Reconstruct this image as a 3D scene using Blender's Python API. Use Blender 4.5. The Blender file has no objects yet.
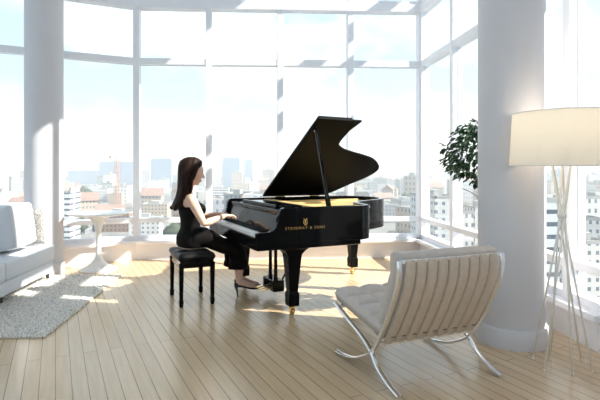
import bpy, bmesh, math, random
from mathutils import Vector, Matrix, noise
random.seed(7)
PI = math.pi
col = bpy.context.scene.collection
# ------------------------------------------------------------------ camera-plan helpers
F, CX, CY, H = 480.0, 278.0, 169.0, 1.28
KX, KY = 0.99875, 0.05            # room axes against the viewing axes (the camera is turned 2.9 degrees)
def W(X, Z, z=0.0):
    return Vector((KX * X + KY * Z, -KY * X + KX * Z, z))
def G(px, py, z=0.0):
    Z = F * (H - z) / (py - CY)
    return W((px - CX) / F * Z, Z, z)
def D(px, Z, z=0.0):
    return W((px - CX) / F * Z, Z, z)

# ------------------------------------------------------------------ materials
MATS = {}
def mat(name, color, rough=0.5, metal=0.0, noise_scale=0.0, noise_amt=0.06, bump=0.0, bump_scale=200.0, coat=0.0, spec=0.5, sheen=0.0):
    if name in MATS: return MATS[name]
    m = bpy.data.materials.new(name); m.use_nodes = True
    nt = m.node_tree; b = nt.nodes['Principled BSDF']
    b.inputs['Base Color'].default_value = (*color, 1)
    b.inputs['Roughness'].default_value = rough
    b.inputs['Metallic'].default_value = metal
    b.inputs['Coat Weight'].default_value = coat
    b.inputs['Specular IOR Level'].default_value = spec
    b.inputs['Sheen Weight'].default_value = sheen
    tc = nt.nodes.new('ShaderNodeTexCoord')
    if noise_scale:
        n = nt.nodes.new('ShaderNodeTexNoise'); n.inputs['Scale'].default_value = noise_scale; n.inputs['Detail'].default_value = 4
        nt.links.new(tc.outputs['Object'], n.inputs['Vector'])
        r = nt.nodes.new('ShaderNodeValToRGB')
        r.color_ramp.elements[0].position = 0.3; r.color_ramp.elements[1].position = 0.7
        r.color_ramp.elements[0].color = (*[max(0, c * (1 - noise_amt)) for c in color], 1)
        r.color_ramp.elements[1].color = (*[min(1, c * (1 + noise_amt)) for c in color], 1)
        nt.links.new(n.outputs['Fac'], r.inputs['Fac']); nt.links.new(r.outputs['Color'], b.inputs['Base Color'])
    if bump:
        n2 = nt.nodes.new('ShaderNodeTexNoise'); n2.inputs['Scale'].default_value = bump_scale; n2.inputs['Detail'].default_value = 3
        nt.links.new(tc.outputs['Object'], n2.inputs['Vector'])
        bp = nt.nodes.new('ShaderNodeBump'); bp.inputs['Strength'].default_value = bump; bp.inputs['Distance'].default_value = 0.004
        nt.links.new(n2.outputs['Fac'], bp.inputs['Height']); nt.links.new(bp.outputs['Normal'], b.inputs['Normal'])
    MATS[name] = m
    return m

M_WHITE = mat('white_paint', (0.85, 0.84, 0.87), 0.45, noise_scale=3, noise_amt=0.015)
M_FRAME = mat('white_window_metal', (0.86, 0.855, 0.89), 0.4, noise_scale=5, noise_amt=0.01)
M_COLUMN = mat('white_column_plaster', (0.64, 0.62, 0.64), 0.55, noise_scale=4, noise_amt=0.02)
M_BLACK = mat('black_lacquer', (0.005, 0.005, 0.0055), 0.12, noise_scale=6, noise_amt=0.1, spec=0.11)
M_LID = mat('black_lid_lacquer', (0.002, 0.002, 0.002), 0.5, noise_scale=6, noise_amt=0.1, spec=0.05)
M_BLACKM = mat('black_satin', (0.010, 0.010, 0.011), 0.45, noise_scale=6, noise_amt=0.1, spec=0.15)
M_GOLD = mat('brass', (0.83, 0.55, 0.20), 0.22, 1.0, noise_scale=12, noise_amt=0.06)
M_PLATE = mat('gold_painted_iron', (0.86, 0.62, 0.28), 0.4, 0.3, noise_scale=9, noise_amt=0.08)
M_SPRUCE = mat('spruce_soundboard', (0.80, 0.60, 0.34), 0.4, noise_scale=14, noise_amt=0.1)
M_KEYW = mat('ivory_key', (0.92, 0.92, 0.90), 0.25, noise_scale=20, noise_amt=0.02)
M_STEEL = mat('steel_string', (0.6, 0.6, 0.62), 0.3, 1.0, noise_scale=30, noise_amt=0.05)
M_CHROME = mat('chrome', (0.92, 0.93, 0.95), 0.2, 1.0, noise_scale=8, noise_amt=0.03)
M_LEATHER = mat('greige_leather', (0.54, 0.475, 0.43), 0.48, noise_scale=25, noise_amt=0.05, bump=0.15, bump_scale=160)
M_STRAP = mat('taupe_strap_leather', (0.60, 0.495, 0.40), 0.5, noise_scale=30, noise_amt=0.06, bump=0.15, bump_scale=160)
M_STITCH = mat('dark_stitching', (0.12, 0.10, 0.09), 0.7, noise_scale=60, noise_amt=0.1)
M_SOFA = mat('white_sofa_fabric', (0.68, 0.70, 0.74), 0.85, noise_scale=60, noise_amt=0.03, bump=0.2, bump_scale=500, sheen=0.2)
M_TABLE = mat('white_enamel', (0.78, 0.77, 0.76), 0.22, noise_scale=6, noise_amt=0.02)
M_SKIN = mat('skin', (0.74, 0.47, 0.35), 0.5, noise_scale=14, noise_amt=0.05)
M_HAIR = mat('dark_brown_hair', (0.020, 0.009, 0.006), 0.55, noise_scale=40, noise_amt=0.4, spec=0.12)
M_DRESS = mat('black_crepe', (0.006, 0.005, 0.005), 0.8, noise_scale=40, noise_amt=0.2, spec=0.1)
M_SHOE = mat('black_patent', (0.008, 0.008, 0.009), 0.2, noise_scale=20, noise_amt=0.1)
M_LIP = mat('lip', (0.55, 0.16, 0.15), 0.4, noise_scale=30, noise_amt=0.05)
M_EYE = mat('dark_eye', (0.03, 0.02, 0.015), 0.2, noise_scale=30, noise_amt=0.1)
M_LEAF = mat('ficus_leaf', (0.035, 0.085, 0.028), 0.35, noise_scale=9, noise_amt=0.5)
M_BARK = mat('bark', (0.20, 0.14, 0.09), 0.8, noise_scale=30, noise_amt=0.3, bump=0.4, bump_scale=60)
M_SOIL = mat('potting_soil', (0.06, 0.045, 0.03), 0.95, noise_scale=50, noise_amt=0.4)
M_POT = mat('white_ceramic', (0.72, 0.72, 0.72), 0.3, noise_scale=8, noise_amt=0.02)
M_ROD = mat('cream_lacquer_rod', (0.90, 0.87, 0.81), 0.4, noise_scale=20, noise_amt=0.04)
M_RUBBER = mat('dark_rubber', (0.05, 0.05, 0.05), 0.7, noise_scale=20, noise_amt=0.1)
M_RUGB = mat('rug_backing', (0.62, 0.58, 0.54), 0.9, noise_scale=40, noise_amt=0.1)

def shade_mat():
    m = bpy.data.materials.new('linen_lamp_shade'); m.use_nodes = True
    nt = m.node_tree; nt.nodes.clear()
    out = nt.nodes.new('ShaderNodeOutputMaterial'); mix = nt.nodes.new('ShaderNodeMixShader'); mix.inputs[0].default_value = 0.55
    d = nt.nodes.new('ShaderNodeBsdfDiffuse'); t = nt.nodes.new('ShaderNodeBsdfTranslucent')
    tc = nt.nodes.new('ShaderNodeTexCoord'); mp = nt.nodes.new('ShaderNodeMapping'); mp.inputs['Scale'].default_value = (300, 300, 40)
    n = nt.nodes.new('ShaderNodeTexNoise'); n.inputs['Scale'].default_value = 1
    r = nt.nodes.new('ShaderNodeValToRGB'); r.color_ramp.elements[0].color = (0.91, 0.87, 0.79, 1); r.color_ramp.elements[1].color = (0.97, 0.94, 0.88, 1)
    nt.links.new(tc.outputs['Object'], mp.inputs['Vector']); nt.links.new(mp.outputs['Vector'], n.inputs['Vector'])
    nt.links.new(n.outputs['Fac'], r.inputs['Fac'])
    nt.links.new(r.outputs['Color'], d.inputs['Color']); nt.links.new(r.outputs['Color'], t.inputs['Color'])
    nt.links.new(d.outputs[0], mix.inputs[1]); nt.links.new(t.outputs[0], mix.inputs[2]); nt.links.new(mix.outputs[0], out.inputs['Surface'])
    return m
M_SHADE = shade_mat()

def glass_mat():
    m = bpy.data.materials.new('window_glass'); m.use_nodes = True
    nt = m.node_tree; nt.nodes.clear()
    out = nt.nodes.new('ShaderNodeOutputMaterial'); mix = nt.nodes.new('ShaderNodeMixShader')
    lw = nt.nodes.new('ShaderNodeLayerWeight'); lw.inputs['Blend'].default_value = 0.5     # same from both faces of the pane
    pw = nt.nodes.new('ShaderNodeMath'); pw.operation = 'POWER'; pw.inputs[1].default_value = 5.0
    fr = nt.nodes.new('ShaderNodeMath'); fr.operation = 'MULTIPLY_ADD'; fr.inputs[1].default_value = 0.45; fr.inputs[2].default_value = 0.02
    nt.links.new(lw.outputs['Facing'], pw.inputs[0]); nt.links.new(pw.outputs[0], fr.inputs[0])
    t = nt.nodes.new('ShaderNodeBsdfTransparent'); t.inputs['Color'].default_value = (0.97, 0.985, 0.985, 1)
    g = nt.nodes.new('ShaderNodeBsdfGlossy'); g.inputs['Roughness'].default_value = 0.02
    nt.links.new(fr.outputs[0], mix.inputs[0]); nt.links.new(t.outputs[0], mix.inputs[1]); nt.links.new(g.outputs[0], mix.inputs[2])
    nt.links.new(mix.outputs[0], out.inputs['Surface'])
    return m
M_GLASS = glass_mat()

def floor_mat():
    m = bpy.data.materials.new('oak_plank_floor'); m.use_nodes = True
    nt = m.node_tree; b = nt.nodes['Principled BSDF']; L = nt.links.new
    tc = nt.nodes.new('ShaderNodeTexCoord'); mp = nt.nodes.new('ShaderNodeMapping')
    mp.inputs['Rotation'].default_value = (0, 0, -(PI / 2 + math.radians(22.0)))
    L(tc.outputs['Object'], mp.inputs['Vector'])
    br = nt.nodes.new('ShaderNodeTexBrick')
    br.offset = 0.37; br.offset_frequency = 2
    br.inputs['Scale'].default_value = 1.0
    br.inputs['Brick Width'].default_value = 3.6; br.inputs['Row Height'].default_value = 0.088
    br.inputs['Mortar Size'].default_value = 0.0026; br.inputs['Mortar Smooth'].default_value = 0.3
    br.inputs['Color1'].default_value = (0.62, 0.45, 0.275, 1); br.inputs['Color2'].default_value = (0.69, 0.51, 0.325, 1)
    br.inputs['Mortar'].default_value = (0.17, 0.11, 0.07, 1)
    L(mp.outputs[0], br.inputs['Vector'])
    mp2 = nt.nodes.new('ShaderNodeMapping'); mp2.inputs['Scale'].default_value = (2.5, 45, 1)
    L(mp.outputs[0], mp2.inputs['Vector'])
    n = nt.nodes.new('ShaderNodeTexNoise'); n.inputs['Scale'].default_value = 1.0; n.inputs['Detail'].default_value = 6
    L(mp2.outputs[0], n.inputs['Vector'])
    r = nt.nodes.new('ShaderNodeValToRGB'); r.color_ramp.elements[0].position = 0.3; r.color_ramp.elements[1].position = 0.75
    r.color_ramp.elements[0].color = (0.88, 0.87, 0.86, 1); r.color_ramp.elements[1].color = (1.06, 1.05, 1.04, 1)
    L(n.outputs['Fac'], r.inputs['Fac'])
    mx = nt.nodes.new('ShaderNodeMix'); mx.data_type = 'RGBA'; mx.blend_type = 'MULTIPLY'; mx.inputs['Factor'].default_value = 1.0
    L(br.outputs['Color'], mx.inputs['A']); L(r.outputs['Color'], mx.inputs['B'])
    L(mx.outputs['Result'], b.inputs['Base Color'])
    b.inputs['Roughness'].default_value = 0.23; b.inputs['Specular IOR Level'].default_value = 0.85
    bp = nt.nodes.new('ShaderNodeBump'); bp.inputs['Strength'].default_value = 0.25; bp.inputs['Distance'].default_value = 0.002; bp.invert = True
    L(br.outputs['Fac'], bp.inputs['Height']); L(bp.outputs['Normal'], b.inputs['Normal'])
    return m

def facade_mat(name, wall, glass, bw=3.0, rh=3.2, mortar=0.9, offs=0.0):
    m = bpy.data.materials.new(name); m.use_nodes = True
    nt = m.node_tree; b = nt.nodes['Principled BSDF']; L = nt.links.new
    tc = nt.nodes.new('ShaderNodeTexCoord'); sp = nt.nodes.new('ShaderNodeSeparateXYZ'); L(tc.outputs['Object'], sp.inputs[0])
    ad = nt.nodes.new('ShaderNodeMath'); ad.operation = 'ADD'; L(sp.outputs['X'], ad.inputs[0]); L(sp.outputs['Y'], ad.inputs[1])
    cb = nt.nodes.new('ShaderNodeCombineXYZ'); L(ad.outputs[0], cb.inputs['X']); L(sp.outputs['Z'], cb.inputs['Y'])
    br = nt.nodes.new('ShaderNodeTexBrick'); br.offset = 0.0
    br.inputs['Scale'].default_value = 1.0; br.inputs['Brick Width'].default_value = bw; br.inputs['Row Height'].default_value = rh
    br.inputs['Mortar Size'].default_value = mortar; br.inputs['Mortar Smooth'].default_value = 0.0
    br.inputs['Color1'].default_value = (*glass, 1); br.inputs['Color2'].default_value = (*[c * 1.25 for c in glass], 1)
    br.inputs['Mortar'].default_value = (*wall, 1)
    L(cb.outputs[0], br.inputs['Vector']); L(br.outputs['Color'], b.inputs['Base Color'])
    b.inputs['Roughness'].default_value = 0.6
    return m

# ------------------------------------------------------------------ mesh helpers
def tag(o, label=None, cat=None, group=None, kind=None):
    if label: o['label'] = label
    if cat: o['category'] = cat
    if group: o['group'] = group
    if kind: o['kind'] = kind
    return o
def empty(name, loc=(0, 0, 0), rz=0.0):
    o = bpy.data.objects.new(name, None); o.empty_display_size = 0.1
    o.location = loc; o.rotation_euler = (0, 0, rz); col.objects.link(o); return o
def obj(name, bm, m, parent=None, smooth=False, bevel=0.0, segs=2, sub=0, kind=None, angle=None):
    bmesh.ops.recalc_face_normals(bm, faces=bm.faces)
    me = bpy.data.meshes.new(name); bm.to_mesh(me); bm.free()
    for x in (m if isinstance(m, (list, tuple)) else [m]): me.materials.append(x)
    if smooth:
        for p in me.polygons: p.use_smooth = True
    o = bpy.data.objects.new(name, me); col.objects.link(o)
    if parent: o.parent = parent
    if bevel:
        b = o.modifiers.new('bevel', 'BEVEL'); b.width = bevel; b.segments = segs; b.limit_method = 'ANGLE'; b.angle_limit = math.radians(40)
    if sub:
        s = o.modifiers.new('sub', 'SUBSURF'); s.levels = sub; s.render_levels = sub
    if smooth and angle:
        try: me.set_sharp_from_angle(angle=math.radians(angle))
        except Exception: pass
    if kind: o['kind'] = kind
    return o
def B(): return bmesh.new()
def box(bm, x0, x1, y0, y1, z0, z1, M=None):
    vs = [bm.verts.new((x, y, z)) for x in (x0, x1) for y in (y0, y1) for z in (z0, z1)]
    for f in ((0, 1, 3, 2), (4, 6, 7, 5), (0, 4, 5, 1), (2, 3, 7, 6), (0, 2, 6, 4), (1, 5, 7, 3)):
        bm.faces.new([vs[i] for i in f])
    if M is not None:
        for v in vs: v.co = M @ v.co
    return bm
def prism(bm, pts, z0, z1, M=None, mi=0):
    n = len(pts)
    lo = [bm.verts.new((p[0], p[1], z0)) for p in pts]; hi = [bm.verts.new((p[0], p[1], z1)) for p in pts]
    fs = [bm.faces.new(lo[::-1]), bm.faces.new(hi)]
    for i in range(n): fs.append(bm.faces.new((lo[i], lo[(i + 1) % n], hi[(i + 1) % n], hi[i])))
    for f in fs: f.material_index = mi
    if M is not None:
        for v in lo + hi: v.co = M @ v.co
    return bm
def rings(bm, rs, close=True, mi=0):
    """rs: list of rings (lists of points of the same length); skins them and caps the ends"""
    vr = [[bm.verts.new(p) for p in r] for r in rs]; n = len(rs[0])
    for a, b in zip(vr, vr[1:]):
        for i in range(n):
            f = bm.faces.new((a[i], a[(i + 1) % n], b[(i + 1) % n], b[i])); f.material_index = mi
    if close:
        for r in (vr[0][::-1], vr[-1]):
            f = bm.faces.new(r); f.material_index = mi
    return bm
def lathe(bm, prof, n=32, c=(0, 0, 0)):
    rs = []
    for r, z in prof:
        rs.append([(c[0] + max(r, 1e-4) * math.cos(2 * PI * i / n), c[1] + max(r, 1e-4) * math.sin(2 * PI * i / n), c[2] + z) for i in range(n)])
    return rings(bm, rs)
def frame_of(d):
    d = d.normalized(); u = Vector((0, 0, 1)) if abs(d.z) < 0.9 else Vector((1, 0, 0))
    s = d.cross(u).normalized(); t = s.cross(d).normalized(); return s, t
def tube(bm, pts, rad, n=10):
    pts = [Vector(p) for p in pts]; k = len(pts)
    rad = rad if isinstance(rad, (list, tuple)) else [rad] * k
    rs = []; ps = None
    for i, p in enumerate(pts):
        d = (pts[min(i + 1, k - 1)] - pts[max(i - 1, 0)])
        s, t = frame_of(d)
        if ps is not None:
            s = (ps - d.normalized() * ps.dot(d.normalized())).normalized(); t = s.cross(d.normalized())
        ps = s
        r = rad[i]; rx, ry = r if isinstance(r, tuple) else (r, r)
        rs.append([p + s * rx * math.cos(2 * PI * j / n) + t * ry * math.sin(2 * PI * j / n) for j in range(n)])
    return rings(bm, rs)
def ellip(bm, c, r, n=16, m=10, R=None):
    rs = []
    for i in range(m + 1):
        th = PI * (i + 0.02 * (i == 0) - 0.02 * (i == m)) / m
        ring = []
        for j in range(n):
            v = Vector((r[0] * math.sin(th) * math.cos(2 * PI * j / n), r[1] * math.sin(th) * math.sin(2 * PI * j / n), r[2] * math.cos(th)))
            if R is not None: v = R @ v
            ring.append(Vector(c) + v)
        rs.append(ring)
    return rings(bm, rs)
def spline(pts, n=8):
    pts = [Vector(p) for p in pts]; out = []
    P = [2 * pts[0] - pts[1]] + pts + [2 * pts[-1] - pts[-2]]
    for i in range(1, len(P) - 2):
        for k in range(n):
            t = k / n; a, b, c, d = P[i - 1], P[i], P[i + 1], P[i + 2]
            out.append(0.5 * ((2 * b) + (c - a) * t + (2 * a - 5 * b + 4 * c - d) * t * t + (3 * b - a - 3 * c + d) * t ** 3))
    out.append(pts[-1]); return out
def ribbon(bm, pts, w0, w1, th, n=16, pw=3.0):
    """flat bar with rounded edges sweeping through (t, z) points, lying from w0 to w1 across"""
    pts = [Vector((p[0], p[1])) for p in pts]; rs = []; wc, wh = (w0 + w1) / 2, (w1 - w0) / 2
    for i, p in enumerate(pts):
        d = (pts[min(i + 1, len(pts) - 1)] - pts[max(i - 1, 0)]).normalized(); nrm = Vector((-d.y, d.x)); r = []
        for j in range(n):
            c, q = math.cos(2 * PI * j / n), math.sin(2 * PI * j / n)
            c = math.copysign(abs(c) ** (2 / pw), c); q = math.copysign(abs(q) ** (2 / pw), q)
            o = nrm * (q * th / 2); r.append((wc + wh * c, p.x + o.x, p.y + o.y))
        rs.append(r)
    return rings(bm, rs)
def copy_tree(o, parent=None):
    c = o.copy(); col.objects.link(c)
    if parent: c.parent = parent
    for ch in o.children: copy_tree(ch, c)
    return c
def evaluated(o):
    dg = bpy.context.evaluated_depsgraph_get(); return bpy.data.meshes.new_from_object(o.evaluated_get(dg))

# ================================================================== THE ROOM
RX, BY = 2.416, 6.87          # inner glass line of the wall with the lamp, of the wall behind the piano
LX0 = -1.664                  # where the glass wall bends
TOP = 5.83
floor_pts = [(2.52, 7.0), (-1.7, 7.0), (-4.75, 5.72), (-4.75, -3.1), (2.52, -3.1)]
o = obj('floor', prism(B(), floor_pts, -0.12, 0.0), floor_mat(), kind='structure')
o = obj('ceiling', prism(B(), floor_pts, TOP + 0.1, TOP + 0.3), M_WHITE, kind='structure')
# glazed walls: low wall, ledge, frames and panes, bay by bay
Z_RAILS = [(0.275, 0.335), (0.52, 0.585), (2.76, 2.85), (3.55, 3.72), (4.02, 4.20), (5.80, 5.93)]
nwin = [0]
def glazed_wall(side, p0, p1, bays, post_end=True, xs=None):
    """p0 -> p1 along the inner face, room on the right-hand side of the walk"""
    p0, p1 = Vector((*p0, 0)), Vector((*p1, 0)); d = (p1 - p0); Ltot = d.length; d.normalize(); n = Vector((-d.y, d.x, 0))  # n: outward
    M = Matrix((( d.x, n.x, 0, p0.x), (d.y, n.y, 0, p0.y), (0, 0, 1, 0), (0, 0, 0, 1)))
    bm = box(B(), 0, Ltot, -0.02, 0.13, -0.05, 0.225, M)
    obj('wall_' + side, bm, M_WHITE, kind='structure')
    bm = box(B(), 0, Ltot, -0.09, 0.13, 0.225, 0.275, M)
    obj('trim_' + side, bm, M_FRAME, kind='structure', bevel=0.006)
    xs = xs or [Ltot * i / bays for i in range(bays + 1)]
    for i in range(bays):
        nwin[0] += 1
        root = tag(empty('window_%d' % nwin[0]), kind='structure')
        bm = B()
        a, b = xs[i], xs[i + 1]
        for (z0, z1) in Z_RAILS:
            box(bm, a, b, 0.0, 0.12, z0, z1, M)
        box(bm, a, b, -0.025, 0.0, 3.555, 3.66, M)
        box(bm, a - 0.043, a + 0.043, -0.005, 0.125, 0.275, TOP + 0.1, M)
        if i == bays - 1 and post_end: box(bm, b - 0.043, b + 0.043, -0.005, 0.125, 0.275, TOP + 0.1, M)
        obj('window_frame', bm, M_FRAME, root, bevel=0.003, segs=1)
        for (z0, z1) in zip([r[1] for r in Z_RAILS[:-1]], [r[0] for r in Z_RAILS[1:]]):
            obj('pane', box(B(), a + 0.043, b - 0.043, 0.055, 0.061, z0, z1, M), M_GLASS, root)
ang = Vector((-1.535, -0.654, 0)).normalized()
PL = Vector((LX0, BY, 0)); P2 = PL + ang * 3.2
glazed_wall('left', (P2.x, P2.y), (LX0, BY), 3, False)
glazed_wall('back', (LX0, BY), (RX + 0.0, BY), 4, False)
yr = BY - 3.70
glazed_wall('right', (RX, BY), (RX, yr), 4, True, [0, 1.10, 2.19, 3.27, 3.70])
glazed_wall('far_left_fill', (P2.x, -3.0), (P2.x, P2.y), 8, False)  # unseen side: glazing carried on past the camera to add sky fill
glazed_wall('front', (RX, -3.0), (P2.x, -3.0), 6, False)  # unseen wall behind the camera, glazed to brighten the foreground with skylight
obj('trim_corner', box(B(), RX - 0.02, RX + 0.13, BY - 0.02, BY + 0.13, 0.0, TOP + 0.1), M_FRAME, kind='structure', bevel=0.003)
obj('wall_front_right', box(B(), RX, RX + 0.2, -3.02, yr - 0.005, -0.05, TOP + 0.1), M_WHITE, kind='structure')  # added out of view to stop sun passing in front of the column
def column(name, X, Z, r, label):
    root = tag(empty(name, W(X, Z)), kind='structure'); root['label'] = label
    obj('column_shaft', lathe(B(), [(r, 0.0), (r, TOP + 0.1)], 64), M_COLUMN, root, smooth=True, angle=40)
    obj('column_plinth', lathe(B(), [(r + 0.018, 0.0), (r + 0.018, 0.128), (r + 0.012, 0.138), (r, 0.14)], 64), M_COLUMN, root, smooth=True, angle=40)
column('column', 1.7475, 3.60, 0.231, 'round white column beside the floor lamp')
column('column', -2.89, 5.93, 0.222, 'round white column behind the sofa')

# ================================================================== GRAND PIANO   (local axes: x towards the tail, y towards the bass, z up)
PO = W(-0.172, 3.95); PR = math.radians(20.14)
WP = 1.52
piano = empty('grand_piano', PO, PR)
tag(piano, 'black lacquered grand piano with raised lid on the sunlit oak floor', 'piano')
case_pts = [(0.02, 0.0), (1.02, 0.0)]
bend = spline([(1.02, 0.0, 0), (1.13, 0.06, 0), (1.17, 0.25, 0), (1.24, 0.42, 0), (1.40, 0.54, 0), (1.60, 0.64, 0), (1.78, 0.76, 0), (1.89, 0.92, 0), (1.92, 1.10, 0), (1.87, 1.30, 0), (1.76, 1.45, 0), (1.60, 1.52, 0)], 6)
outer = [(p.x, p.y) for p in bend] + [(0.02, WP)]
full = [(0.02, 0.0)] + outer
def inset(pts, d):
    out = []; n = len(pts)
    for i in range(n):
        a, b, c = Vector(pts[i - 1]), Vector(pts[i]), Vector(pts[(i + 1) % n])
        d1, d2 = (b - a).normalized(), (c - b).normalized()
        n1, n2 = Vector((-d1.y, d1.x)), Vector((-d2.y, d2.x)); k = (n1 + n2)
        k = k.normalized() * (d / max(0.5, k.normalized().dot(n1)))
        out.append((b.x + k.x, b.y + k.y))
    return out
rim_out = [(0.36, 0.0)] + [p for p in outer[:-1]] + [(0.36, WP)]
rim_in = inset(rim_out, 0.05)
rim_in[0] = (0.36, 0.05); rim_in[-1] = (0.36, WP - 0.05)
bm = B()
def ring_wall(bm, po, pi, z0, z1):
    n = len(po); vo0 = [bm.verts.new((*p, z0)) for p in po]; vo1 = [bm.verts.new((*p, z1)) for p in po]
    vi0 = [bm.verts.new((*p, z0)) for p in pi]; vi1 = [bm.verts.new((*p, z1)) for p in pi]
    for i in range(n - 1):
        for q in ((vo0[i], vo0[i + 1], vo1[i + 1], vo1[i]), (vi0[i], vi1[i], vi1[i + 1], vi0[i + 1]), (vo1[i], vo1[i + 1], vi1[i + 1], vi1[i]), (vo0[i], vi0[i], vi0[i + 1], vo0[i + 1])): bm.faces.new(q)
    for i in (0, -1): bm.faces.new((vo0[i], vo1[i], vi1[i], vi0[i]))
ring_wall(bm, rim_out, rim_in, 0.64, 0.95)
obj('rim', bm, M_BLACK, piano, bevel=0.004)
obj('case_bottom', prism(B(), [(0.36, 0.03)] + rim_in[1:-1] + [(0.36, WP - 0.03)], 0.64, 0.68), M_BLACKM, piano)
# cheeks (arms) with the S-curved front
for y0, y1 in ((0.0, 0.055), (WP - 0.055, WP)):
    prof = [(0.0, 0.60), (0.36, 0.60), (0.36, 0.95), (0.25, 0.95), (0.225, 0.942), (0.205, 0.92), (0.195, 0.88), (0.185, 0.83), (0.17, 0.79), (0.145, 0.765), (0.11, 0.752), (0.01, 0.748), (0.0, 0.738)]
    bm = B(); rings(bm, [[(a, y, z) for a, z in prof] for y in (y0, y1)]); obj('cheek', bm, M_BLACK, piano, bevel=0.006)
# the stepped moulding under the straight side
bm = B(); box(bm, 0.04, 1.00, -0.004, 0.06, 0.60, 0.66); prof = [(0.30, 0.60), (1.0, 0.60), (1.04, 0.64), (0.30, 0.64)]
obj('side_moulding', bm, M_BLACK, piano, bevel=0.01)
bm = box(B(), 0.0, 0.40, 0.055, WP - 0.055, 0.60, 0.665); obj('keybed', bm, M_BLACKM, piano)
bm = box(B(), -0.002, 0.022, 0.055, WP - 0.055, 0.60, 0.705); obj('keyslip', bm, M_BLACK, piano, bevel=0.004)
for y0 in (0.055, WP - 0.115):
    obj('keyblock', box(B(), 0.022, 0.20, y0, y0 + 0.06, 0.665, 0.738), M_BLACK, piano, bevel=0.006)
# 88 keys
KY0, KY1 = 0.117, WP - 0.117; kw = (KY1 - KY0) / 52
wk = B(); box(wk, 0.024, 0.185, 0.0006, kw - 0.0006, 0.69, 0.735)
w0 = obj('white_key', wk, M_KEYW, piano, bevel=0.0012, segs=1); w0.location = (0, KY0, 0)
bk = B(); box(bk, 0.080, 0.185, -0.006, 0.006, 0.72, 0.748)
b0 = None
for i in range(52):
    if i:
        k = w0.copy(); col.objects.link(k); k.location = (0, KY0 + i * kw, 0)
    # counted from the treble end: the top C stands alone, then B A G F E D C
    if i >= 1 and i < 51 and (i - 1) % 7 in (0, 1, 2, 4, 5):
        if b0 is None:
            b0 = obj('black_key', bk, M_BLACK, piano, bevel=0.002, segs=1); k = b0
        else:
            k = b0.copy(); col.objects.link(k)
        k.location = (0, KY0 + (i + 1) * kw, 0)
k = b0.copy(); col.objects.link(k); k.location = (0, KY0 + 51 * kw, 0)
# fallboard, music shelf and desk lying flat, inner parts
bm = B(); rings(bm, [[(a, y, z) for a, z in [(0.187, 0.735), (0.215, 0.735), (0.255, 0.88), (0.235, 0.885)]] for y in (0.057, WP - 0.057)])
obj('fallboard', bm, M_BLACK, piano, bevel=0.004)
obj('music_shelf', box(B(), 0.225, 0.62, 0.057, WP - 0.057, 0.885, 0.925), M_BLACK, piano, bevel=0.005)
bm = B(); box(bm, 0.30, 0.56, 0.30, WP - 0.30, 0.925, 0.942); box(bm, 0.29, 0.31, 0.30, WP - 0.30, 0.925, 0.955)
obj('music_desk', bm, M_BLACK, piano, bevel=0.004)
obj('soundboard', prism(B(), [(0.62, 0.05)] + rim_in[1:-1] + [(0.62, WP - 0.05)], 0.82, 0.835), M_SPRUCE, piano)
ins = inset(rim_out, 0.085)
bm = prism(B(), [(0.64, 0.09)] + ins[1:-1] + [(0.64, WP - 0.09)], 0.865, 0.885)
for y in (0.30, 0.62, 0.94, 1.24):
    box(bm, 0.64, 1.15 + 0.42 * y if y < 1.0 else 1.75, y - 0.018, y + 0.018, 0.885, 0.925)
box(bm, 0.62, 0.72, 0.09, WP - 0.09, 0.885, 0.935)
obj('iron_plate', bm, M_PLATE, piano, bevel=0.005)
bm = B()
for i in range(46):
    y = 0.12 + i * 0.0275; x1 = 1.02 + 0.0 * y if y < 0.25 else min(1.8, 1.2 + 0.62 * (y - 0.3) + 0.1)
    box(bm, 0.72, x1, y - 0.0012, y + 0.0012, 0.905, 0.908)
o = obj('strings', bm, M_STEEL, piano); o['kind'] = 'stuff'
# lid, raised about the bass side
PHI = math.radians(30.7)
Ml = Matrix.Translation((0, WP, 0.957)) @ Matrix(((1, 0, 0, 0), (0, -math.cos(PHI), -math.sin(PHI), 0), (0, math.sin(PHI), -math.cos(PHI), 0), (0, 0, 0, 1)))
tail = spline([(1.10, 1.36, 0), (1.094, 1.15, 0), (1.16, 1.06, 0), (1.30, 0.985, 0), (1.51, 0.915, 0), (1.69, 0.835, 0), (1.84, 0.70, 0), (1.88, 0.58, 0), (1.82, 0.43, 0), (1.68, 0.27, 0), (1.55, 0.10, 0), (1.45, 0.0, 0)], 6)
lid_pts = [(0.64, 0.0), (0.675, 1.535), (1.155, 1.522)] + [(p.x, p.y) for p in tail]
obj('lid', prism(B(), lid_pts, -0.022, 0.0, Ml), M_LID, piano, bevel=0.005)
obj('lid_flap', prism(B(), [(0.655, 0.01), (0.69, 1.525), (1.06, 1.515), (1.03, 0.01)], -0.046, -0.0225, Ml), M_LID, piano, bevel=0.005, kind=None)
for x in (0.80, 1.25):
    obj('hinge', tube(B(), [(x, WP + 0.004, 0.952), (x + 0.12, WP + 0.004, 0.952)], 0.007, 8), M_GOLD, piano)
pt = Ml @ Vector((0.70, 1.40, 0.004))
pb = Vector((0.71, 0.065, 0.93))
bm = B(); dv = pt - pb; s_, t_ = frame_of(dv)
rs = []
for q, w in ((0, 0.030), (0.12, 0.030), (0.16, 0.018), (0.97, 0.015), (1.0, 0.010)):
    c = pb + dv * q; rs.append([c + s_ * w + t_ * 0.011, c - s_ * w + t_ * 0.011, c - s_ * w - t_ * 0.011, c + s_ * w - t_ * 0.011])
rings(bm, rs); prop = obj('lid_prop', bm, M_BLACK, piano, bevel=0.003)
obj('prop_knob', ellip(B(), pt - dv.normalized() * 0.035 - t_ * 0.012, (0.008, 0.008, 0.008), 10, 6), M_STEEL, prop, smooth=True)
obj('prop_block', box(B(), 0.65, 0.79, 0.035, 0.09, 0.885, 0.945), M_GOLD, piano, bevel=0.006)
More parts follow.
